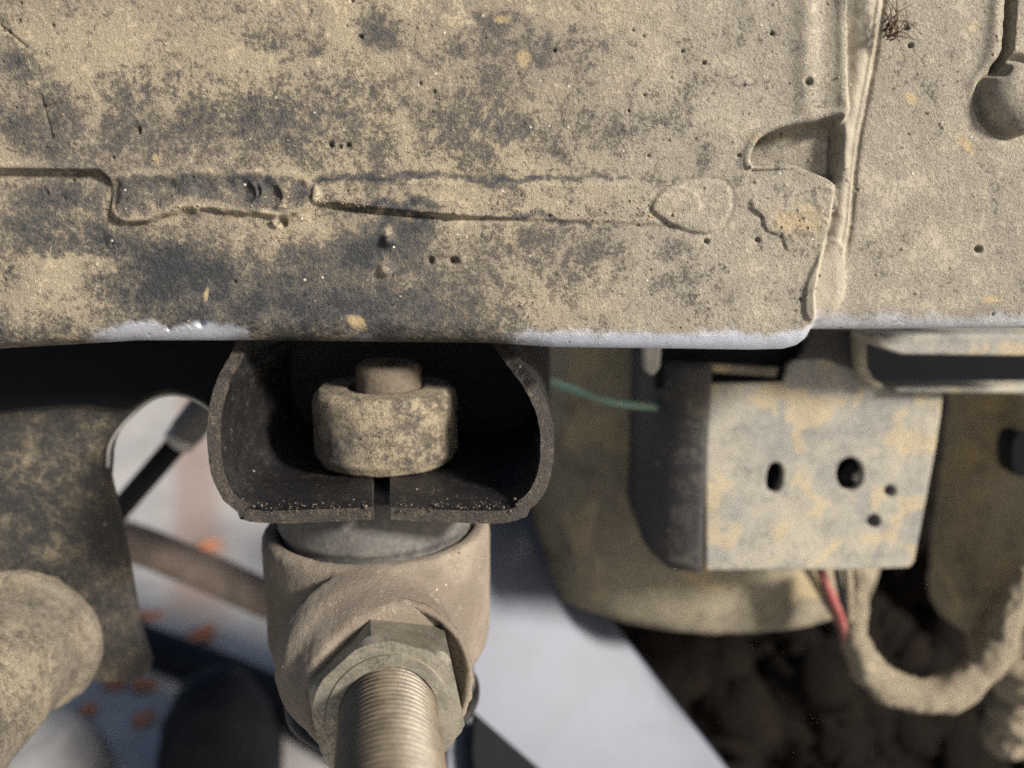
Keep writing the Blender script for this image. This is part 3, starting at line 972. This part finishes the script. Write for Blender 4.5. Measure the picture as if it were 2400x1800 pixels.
# mud swirls on the plate
tb = empty('cross_tube', P(60, 1490, YH))
tag(tb, 'thick mud-covered steel tube welded to the arched hanger plate', 'tube')
tc = P(48, 1508, YH - 0.0055)
td = (P(-150, 1900, 0.150) - tc).normalized()
td = Vector((0.06, -1, -0.02)).normalized()
m = lathe(tc, td, dense([(0.0222, -0.003), (0.0222, 0.13), (0.0, 0.13)], 0.0012), 150)
link('pipe', jitter(m, 0.0005, 190, 22.0, 0.0010), M_tube, tb)
m = lathe(tc, td, dense([(0.0215, -0.0028), (0.0262, -0.0028), (0.0266, 0.0006), (0.0250, 0.0030), (0.0215, 0.0032)], 0.0006), 130, closed=True)
link('weld_ring', jitter(m, 0.0004, 220, 25.0, 0.0003), M_tube, tb)

# ================================================================== THINGS BEHIND, LEFT
hs = empty('damper_rod', P(300, 1190, 0.36))
tag(hs, 'slim black rod with a stepped collar slanting behind the arched cutout', 'rod')
p0, p1 = P(540, 880, 0.37), P(262, 1215, 0.37)
pc = P(430, 1022, 0.37)
r1 = 26 * PX(0.37, 1050)
dd = (p1 - pc).normalized()
link('shaft', lathe(pc, p1 - pc, [(r1, 0), (r1, (p1 - pc).length)], 32), M_blackrub, hs)
link('sleeve', lathe(p0, pc - p0, [(r1 * 1.45, 0), (r1 * 1.5, (pc - p0).length - 0.003), (r1 * 1.2, (pc - p0).length)], 32), M_rubber, hs)
link('collar', lathe(pc - dd * 0.002, dd, [(r1 * 1.1, 0), (r1 * 1.4, 0.001), (r1 * 1.4, 0.006), (r1 * 1.1, 0.007)], 32), M_pale, hs)
link('end_fitting', lathe(p1 - dd * 0.004, dd, [(r1 * 1.0, 0), (r1 * 1.35, 0.002), (r1 * 1.35, 0.012), (r1 * 1.0, 0.022), (0, 0.022)], 6), M_pale, hs, False)

bp = tube([P(150, 1235, 0.50), P(300, 1268, 0.50), P(470, 1335, 0.50), P(640, 1410, 0.50), P(900, 1520, 0.50)], 44 * PX(0.50, 1330), 24, 8)
o = link('brown_pipe', bp, M_brownpipe); tag(o, 'blurred rusty brown pipe running between the hanger plate and the bushing eye', 'pipe')
bp = tube([PZ(150, 1440, 0.021), PZ(330, 1505, 0.021), PZ(500, 1570, 0.021), PZ(680, 1650, 0.021), PZ(900, 1770, 0.021)], 0.020, 20, 8)
o = link('black_hose', bp, M_blackrub); tag(o, 'blurred black hose lying on the concrete beyond the hanger plate', 'hose')
def dome(px, py, r, h, mat, name, lbl, cat):
    c = PZ(px, py, 0.0)
    m = lathe(c, Vector((0, 0, 1)), dense([(r, 0.0005), (r * .99, h * .25), (r * .86, h * .58), (r * .6, h * .85), (r * .3, h * .97), (0, h)], 0.004), 64)
    o = link(name, jitter(m, 0.002, 40, r * 100), mat)
    tag(o, lbl, cat)
dome(520, 1815, 0.052, 0.098, M_blackrub, 'rubber_stop', 'large black domed rubber stop standing on the concrete floor', 'rubber stop')
dome(40, 1880, 0.075, 0.075, M_stone, 'grey_stone', 'blurred low grey stone on the concrete below the cross tube', 'stone')

def leaf(px, py, size, rot, i):
    c = PZ(px, py, 0.0)
    n = 9
    V, Fq = [], []
    for a in range(n):
        t = a / (n - 1)
        wd = math.sin(math.pi * t ** 0.8) * 0.38 + 0.015
        for b in range(5):
            s = b / 4 * 2 - 1
            z = 0.10 * s * s + 0.16 * (t - 0.45) ** 2 + 0.05 * math.sin(7 * t + i)
            V.append(((t - 0.5) * size, s * wd * size * (1 + 0.15 * math.sin(9 * t + i * 2)), 0.0016 + z * size))
    Fq = grid_faces(5, n)
    me = mesh_np('leaf', V, Fq)
    me = modded(me, [('SOLIDIFY', dict(thickness=0.0006))])
    me.transform(Matrix.Translation(c) @ Matrix.Rotation(rot, 4, 'Z'))
    return me
lvs = [(356, 1448, .030, .4), (470, 1498, .045, 1.1), (462, 1530, .030, 2.2), (395, 1562, .022, .2), (340, 1690, .028, 1.4), (456, 1768, .022, .7), (336, 1612, .030, 2.5), (272, 1612, .026, .3), (205, 1672, .024, 1.9), (640, 1748, .02, .6), (490, 1290, .05, 1.0), (1078, 1782, .03, .5)]
for i, (x, y, s, r) in enumerate(lvs):
    o = link('fallen_leaf', leaf(x, y, s, r, i), M_leaf)
    tag(o, 'small orange-brown fallen leaf lying on the grey concrete', 'leaf', 'fallen leaves on the concrete')

# ================================================================== THINGS BEHIND, RIGHT
# slanting silver plate
s1, s2, s3 = P(1240, 1150, 0.40), P(1700, 1790, 0.36), P(1050, 1790, 0.315)
sn = (s2 - s1).cross(s3 - s1).normalized()
if sn.y > 0: sn = -sn
sp = [Ppl(x, y, s1, sn) for x, y in ((1060, 960), (1100, 985), (1240, 1190), (1335, 1320), (1500, 1535), (1720, 1815), (1850, 1985), (1035, 1985), (1050, 1660))]
o = link('silver_plate', plate([sp], s1, sn, 0.006, 0.0016), M_silver)
tag(o, 'smooth silver-grey slanting metal plate between the bushing eye and the dark mud', 'plate')
d1 = [Ppl(x, y, s1 - sn * -0.012, sn) for x, y in ((1112, 1668), (1290, 1822), (1330, 1900), (1120, 1900), (1104, 1760))]
o = link('black_gusset', plate([d1], d1[0], sn, 0.005, 0.0012), M_black_and_shade)
tag(o, 'small black triangular gusset on the silver plate beside the threaded rod', 'gusset')

# muddy rounded cover
cv = P(1640, 1100, 0.42)
zc0, zc1 = P(1500, 1492, 0.345).z, 0.52
rcv = 0.083
prof = dense([(rcv * .70, 0), (rcv * .92, 0.0), (rcv * .985, 0.004), (rcv, 0.012), (rcv * 1.0, zc1 - zc0)], 0.004)
m = lathe(Vector((cv.x, cv.y, zc0)), Vector((0, 0, 1)), prof, 120)
m.transform(Matrix.Translation(cv) @ Matrix.Diagonal((1.18, 0.95, 1, 1)) @ Matrix.Translation(-cv))
o = link('rounded_cover', jitter(m, 0.0012, 50, 31.0, 0.0008), M_cover)
tag(o, 'rounded tan mud-coated housing behind the perforated bracket plate', 'housing')

# perforated bracket
YP = 0.302
pb = empty('perforated_bracket', P(1900, 1330, YP))
tag(pb, 'grey mud-spattered bracket plate with an oblong slot and round holes', 'bracket')
face = [(1655, 898), (1835, 895), (1846, 858), (1872, 835), (1930, 832), (2000, 840), (2031, 850), (2040, 885), (2066, 902), (2100, 907), (2212, 915), (2204, 985), (2192, 1060), (2143, 1318), (2132, 1330), (2000, 1336), (1655, 1338)]
def ell(cx, cy, rx, ry, rot=0.0, n=24, p=1.0):
    out = []
    for k in range(n):
        t = -2 * math.pi * k / n
        c, s = math.cos(t), math.sin(t)
        x = rx * math.copysign(abs(c) ** p, c); y = ry * math.copysign(abs(s) ** p, s)
        out.append((cx + x * math.cos(rot) - y * math.sin(rot), cy + x * math.sin(rot) + y * math.cos(rot)))
    return out
loops = [face, ell(1816, 1120, 20, 36, 0.1, p=.8), ell(1992, 1112, 32, 40), ell(2086, 1151, 14, 14), ell(2048, 1222, 16, 16)]
W = [[P(x, y, YP) for x, y in lp] for lp in loops]
link('face_plate', plate(W, W[0][0], Vector((0, -1, 0)), 0.004, 0.0008), M_rear, pb)
def build_flange():
    prof = []
    k = PX(YP, 1100)
    for i in range(15):
        a = R(88) * i / 14
        r = 0.0205
        prof.append((-r * math.sin(a), r * (1 - math.cos(a))))
    prof += [(prof[-1][0] - 0.0006, prof[-1][1] + 0.012), (prof[-1][0] - 0.001, prof[-1][1] + 0.03)]
    ztop, n = P(1650, 850, YP).z, 24
    V = []
    x0 = P(1654, 1100, YP).x
    for i, (dx_, dy_) in enumerate(prof):
        t = i / (len(prof) - 1)
        zbot = P(1650, 1336, YP).z + 0.012 * max(0, t - 0.3) ** 1.2 * 1.6
        for j in range(n):
            V.append((x0 + dx_, YP + dy_, zbot + (ztop - zbot) * j / (n - 1)))
    me = mesh_np('f', V, grid_faces(n, len(prof)))
    me = modded(me, [('SOLIDIFY', dict(thickness=0.004, offset=0))])
    o = link('side_flange', me, M_flange, pb)
    o['label'] = 'curved side flange with its shade coloured in dark charcoal'
build_flange()
iw = [P(x, y, YP + 0.016) for x, y in rounded([(1690, 930), (2150, 930), (2110, 1290), (1690, 1290)], 20)]
link('hole_shade', plate([iw], iw[0], Vector((0, -1, 0)), 0.003, 0.0006), M_blackrub, pb)  # black sheet added behind the holes to give their shade
nk = [P(x, y, YP - 0.001) for x, y in [(1905, 770), (2014, 770), (2014, 872), (1985, 862), (1930, 842), (1862, 846), (1880, 825)]]
o = link('neck', plate([nk], nk[0], Vector((0, -1, 0)), 0.004, 0.0008), M_flange, pb)
o['label'] = 'dark blue-grey neck joining the bracket to the rail'
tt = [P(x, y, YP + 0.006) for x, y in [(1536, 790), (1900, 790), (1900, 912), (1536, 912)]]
link('top_gap_shade', plate([tt], tt[0], Vector((0, -1, 0)), 0.003, 0.0008), M_black_and_shade, pb)  # black sheet added for the shade in the gap above the face
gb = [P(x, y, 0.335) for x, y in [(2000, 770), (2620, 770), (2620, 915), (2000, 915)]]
link('rear_gap_shade', plate([gb], gb[0], Vector((0, -1, 0)), 0.003, 0.0008), M_black_and_shade, pb)  # black sheet added for the dark of the gap under the bar
bc = P(2002, 1112, YP + 0.010)
link('hidden_bolt', lathe(bc, Vector((0, -1, 0)), [(0.008, -0.004), (0.008, 0.004), (0.006, 0.005), (0, 0.005)], 6), M_blackrub, pb, False)
link('bolt_tip', lathe(P(2015, 1120, YP + 0.004), Vector((-0.2, -1, 0)), [(0.0028, -0.006), (0.0028, 0.001), (0, 0.002)], 16), M_pale, pb)
# ledge bar and the light bar above it
def bar(name, pxpoly, Y, th, mat, lbl, cat, parent=None):
    pp = [P(x, y, Y) for x, y in pxpoly]
    o = link(name, plate([pp], pp[0], Vector((0, -1, 0)), th, min(0.0012, th * .3)), mat, parent)
    if not parent: tag(o, lbl, cat)
    return o
bar('ledge', [(2100, 906), (2600, 906), (2600, 924), (2100, 922)], YP - 0.005, 0.012, M_rear, None, None, pb)
bar('upright_flange', rounded([(2006, 775), (2032, 775), (2034, 860), (2050, 890), (2075, 904), (2060, 912), (2026, 892), (2010, 860)], 6), YP - 0.006, 0.008, M_weld, None, None, pb)
bar('flat_bar', rounded([(2040, 786), (2600, 780), (2600, 838), (2110, 832), (2062, 815)], 14), 0.275, 0.02, M_rear, 'dusty flat bar tucked under the rail end above a dark gap', 'bar')
bar('folded_strip', rounded([(1660, 854), (1828, 862), (1820, 886), (1670, 874)], 5), 0.303, 0.004, M_cover, 'narrow tan metal strip in the gap above the perforated bracket', 'strip')
bar('small_clip', rounded([(1506, 800), (1552, 800), (1548, 862), (1530, 884), (1510, 868)], 8), 0.29, 0.004, M_pale, 'small pale grey clip hanging under the rail beside the teal wire', 'clip')
o = link('teal_wire', tube([P(1150, 838, 0.300), P(1250, 878, 0.300), P(1330, 908, 0.300), P(1430, 940, 0.302), P(1545, 954, 0.312), P(1640, 950, 0.335)], 0.0017, 12, 8), M_teal)
tag(o, 'thin teal green wire drooping behind the U bracket', 'wire')

# vertical mud-caked post at the far right
pc = P(2440, 1200, 0.400)
z0 = P(2400, 1560, 0.36).z
m = lathe(Vector((pc.x, pc.y, z0)), Vector((0, 0, 1)), dense([(0.0, 0), (0.036, 0), (0.046, 0.006), (0.049, 0.02), (0.049, P(2400, 934, 0.36).z - z0)], 0.003), 100)
post = empty('caked_post', Vector((pc.x, pc.y, z0)))
tag(post, 'thick mud-caked round post with a black slot beside the perforated bracket', 'post')
link('column', jitter(m, 0.0016, 45, 41.0, 0.001), M_cover, post)
sl_ = P(2392, 1068, 0.3585)
link('slot', plate([[P(x, y, 0.3525) for x, y in ell(2400, 1068, 30, 52, p=.8)]], P(2400, 1068, 0.3525), Vector((0, -1, 0)), 0.012, 0.0006), M_black_and_shade, post)

# caked loop and clods
lp = tube([P(2018, 1340, 0.325), P(1998, 1440, 0.325), P(2012, 1530, 0.322), P(2075, 1605, 0.32), P(2170, 1628, 0.32), P(2270, 1600, 0.322), P(2335, 1530, 0.325), P(2372, 1430, 0.33), P(2400, 1330, 0.335)],
          lambda t: (22 + 16 * math.sin(math.pi * t)) * PX(0.325, 1500), 26, 14)
o = link('hanging_loop', jitter(lp, 0.0022, 85, 51.0, 0.0009), M_caked)
tag(o, 'mud-caked loop of strap hanging below the perforated bracket', 'strap')
def clod(px, py, Y, r, sq, seed, mat, name, lbl):
    bm = bmesh.new()
    bmesh.ops.create_icosphere(bm, subdivisions=5, radius=r)
    me = bm_mesh(bm)
    me.transform(Matrix.Translation(P(px, py, Y)) @ Matrix.Diagonal((sq[0], sq[1], sq[2], 1)))
    jitter(me, r * 0.30, 0.9 / r, seed, r * 0.06)
    o = link(name, me, mat); tag(o, lbl, 'mud clod')
    return o
clod(2425, 1500, 0.35, 0.026, (1.1, .7, 1.25), 3, M_caked, 'mud_clod', 'large pale lump of caked mud beyond the hanging loop')
clod(2385, 1690, 0.40, 0.018, (.9, .7, 1.3), 9, M_caked, 'mud_clod', 'small pale lump of caked mud below the hanging loop')
# wire bundle
wb = empty('wire_bundle', P(1990, 1345, 0.322))
tag(wb, 'loose bundle of dusty wires, one red, hanging under the perforated bracket', 'wire bundle')
for i, (pp, r, mt) in enumerate(((((1920, 1330), (1945, 1390), (1972, 1455), (1990, 1520)), .0022, M_red), (((1890, 1330), (1930, 1400), (1980, 1480), (2010, 1540)), .0018, M_cover),
                                 (((1985, 1330), (1990, 1400), (1992, 1470), (2005, 1540)), .0022, M_caked), (((2005, 1330), (2010, 1400), (2006, 1480), (2012, 1545)), .0024, M_caked), (((1960, 1330), (1972, 1400), (1985, 1470), (2000, 1530)), .0014, M_blackrub))):
    link('wire', tube([P(x, y, 0.322 + 0.003 * (i % 2)) for x, y in pp], r, 10, 6), mt, wb)

# dark earthy recess behind everything on the right
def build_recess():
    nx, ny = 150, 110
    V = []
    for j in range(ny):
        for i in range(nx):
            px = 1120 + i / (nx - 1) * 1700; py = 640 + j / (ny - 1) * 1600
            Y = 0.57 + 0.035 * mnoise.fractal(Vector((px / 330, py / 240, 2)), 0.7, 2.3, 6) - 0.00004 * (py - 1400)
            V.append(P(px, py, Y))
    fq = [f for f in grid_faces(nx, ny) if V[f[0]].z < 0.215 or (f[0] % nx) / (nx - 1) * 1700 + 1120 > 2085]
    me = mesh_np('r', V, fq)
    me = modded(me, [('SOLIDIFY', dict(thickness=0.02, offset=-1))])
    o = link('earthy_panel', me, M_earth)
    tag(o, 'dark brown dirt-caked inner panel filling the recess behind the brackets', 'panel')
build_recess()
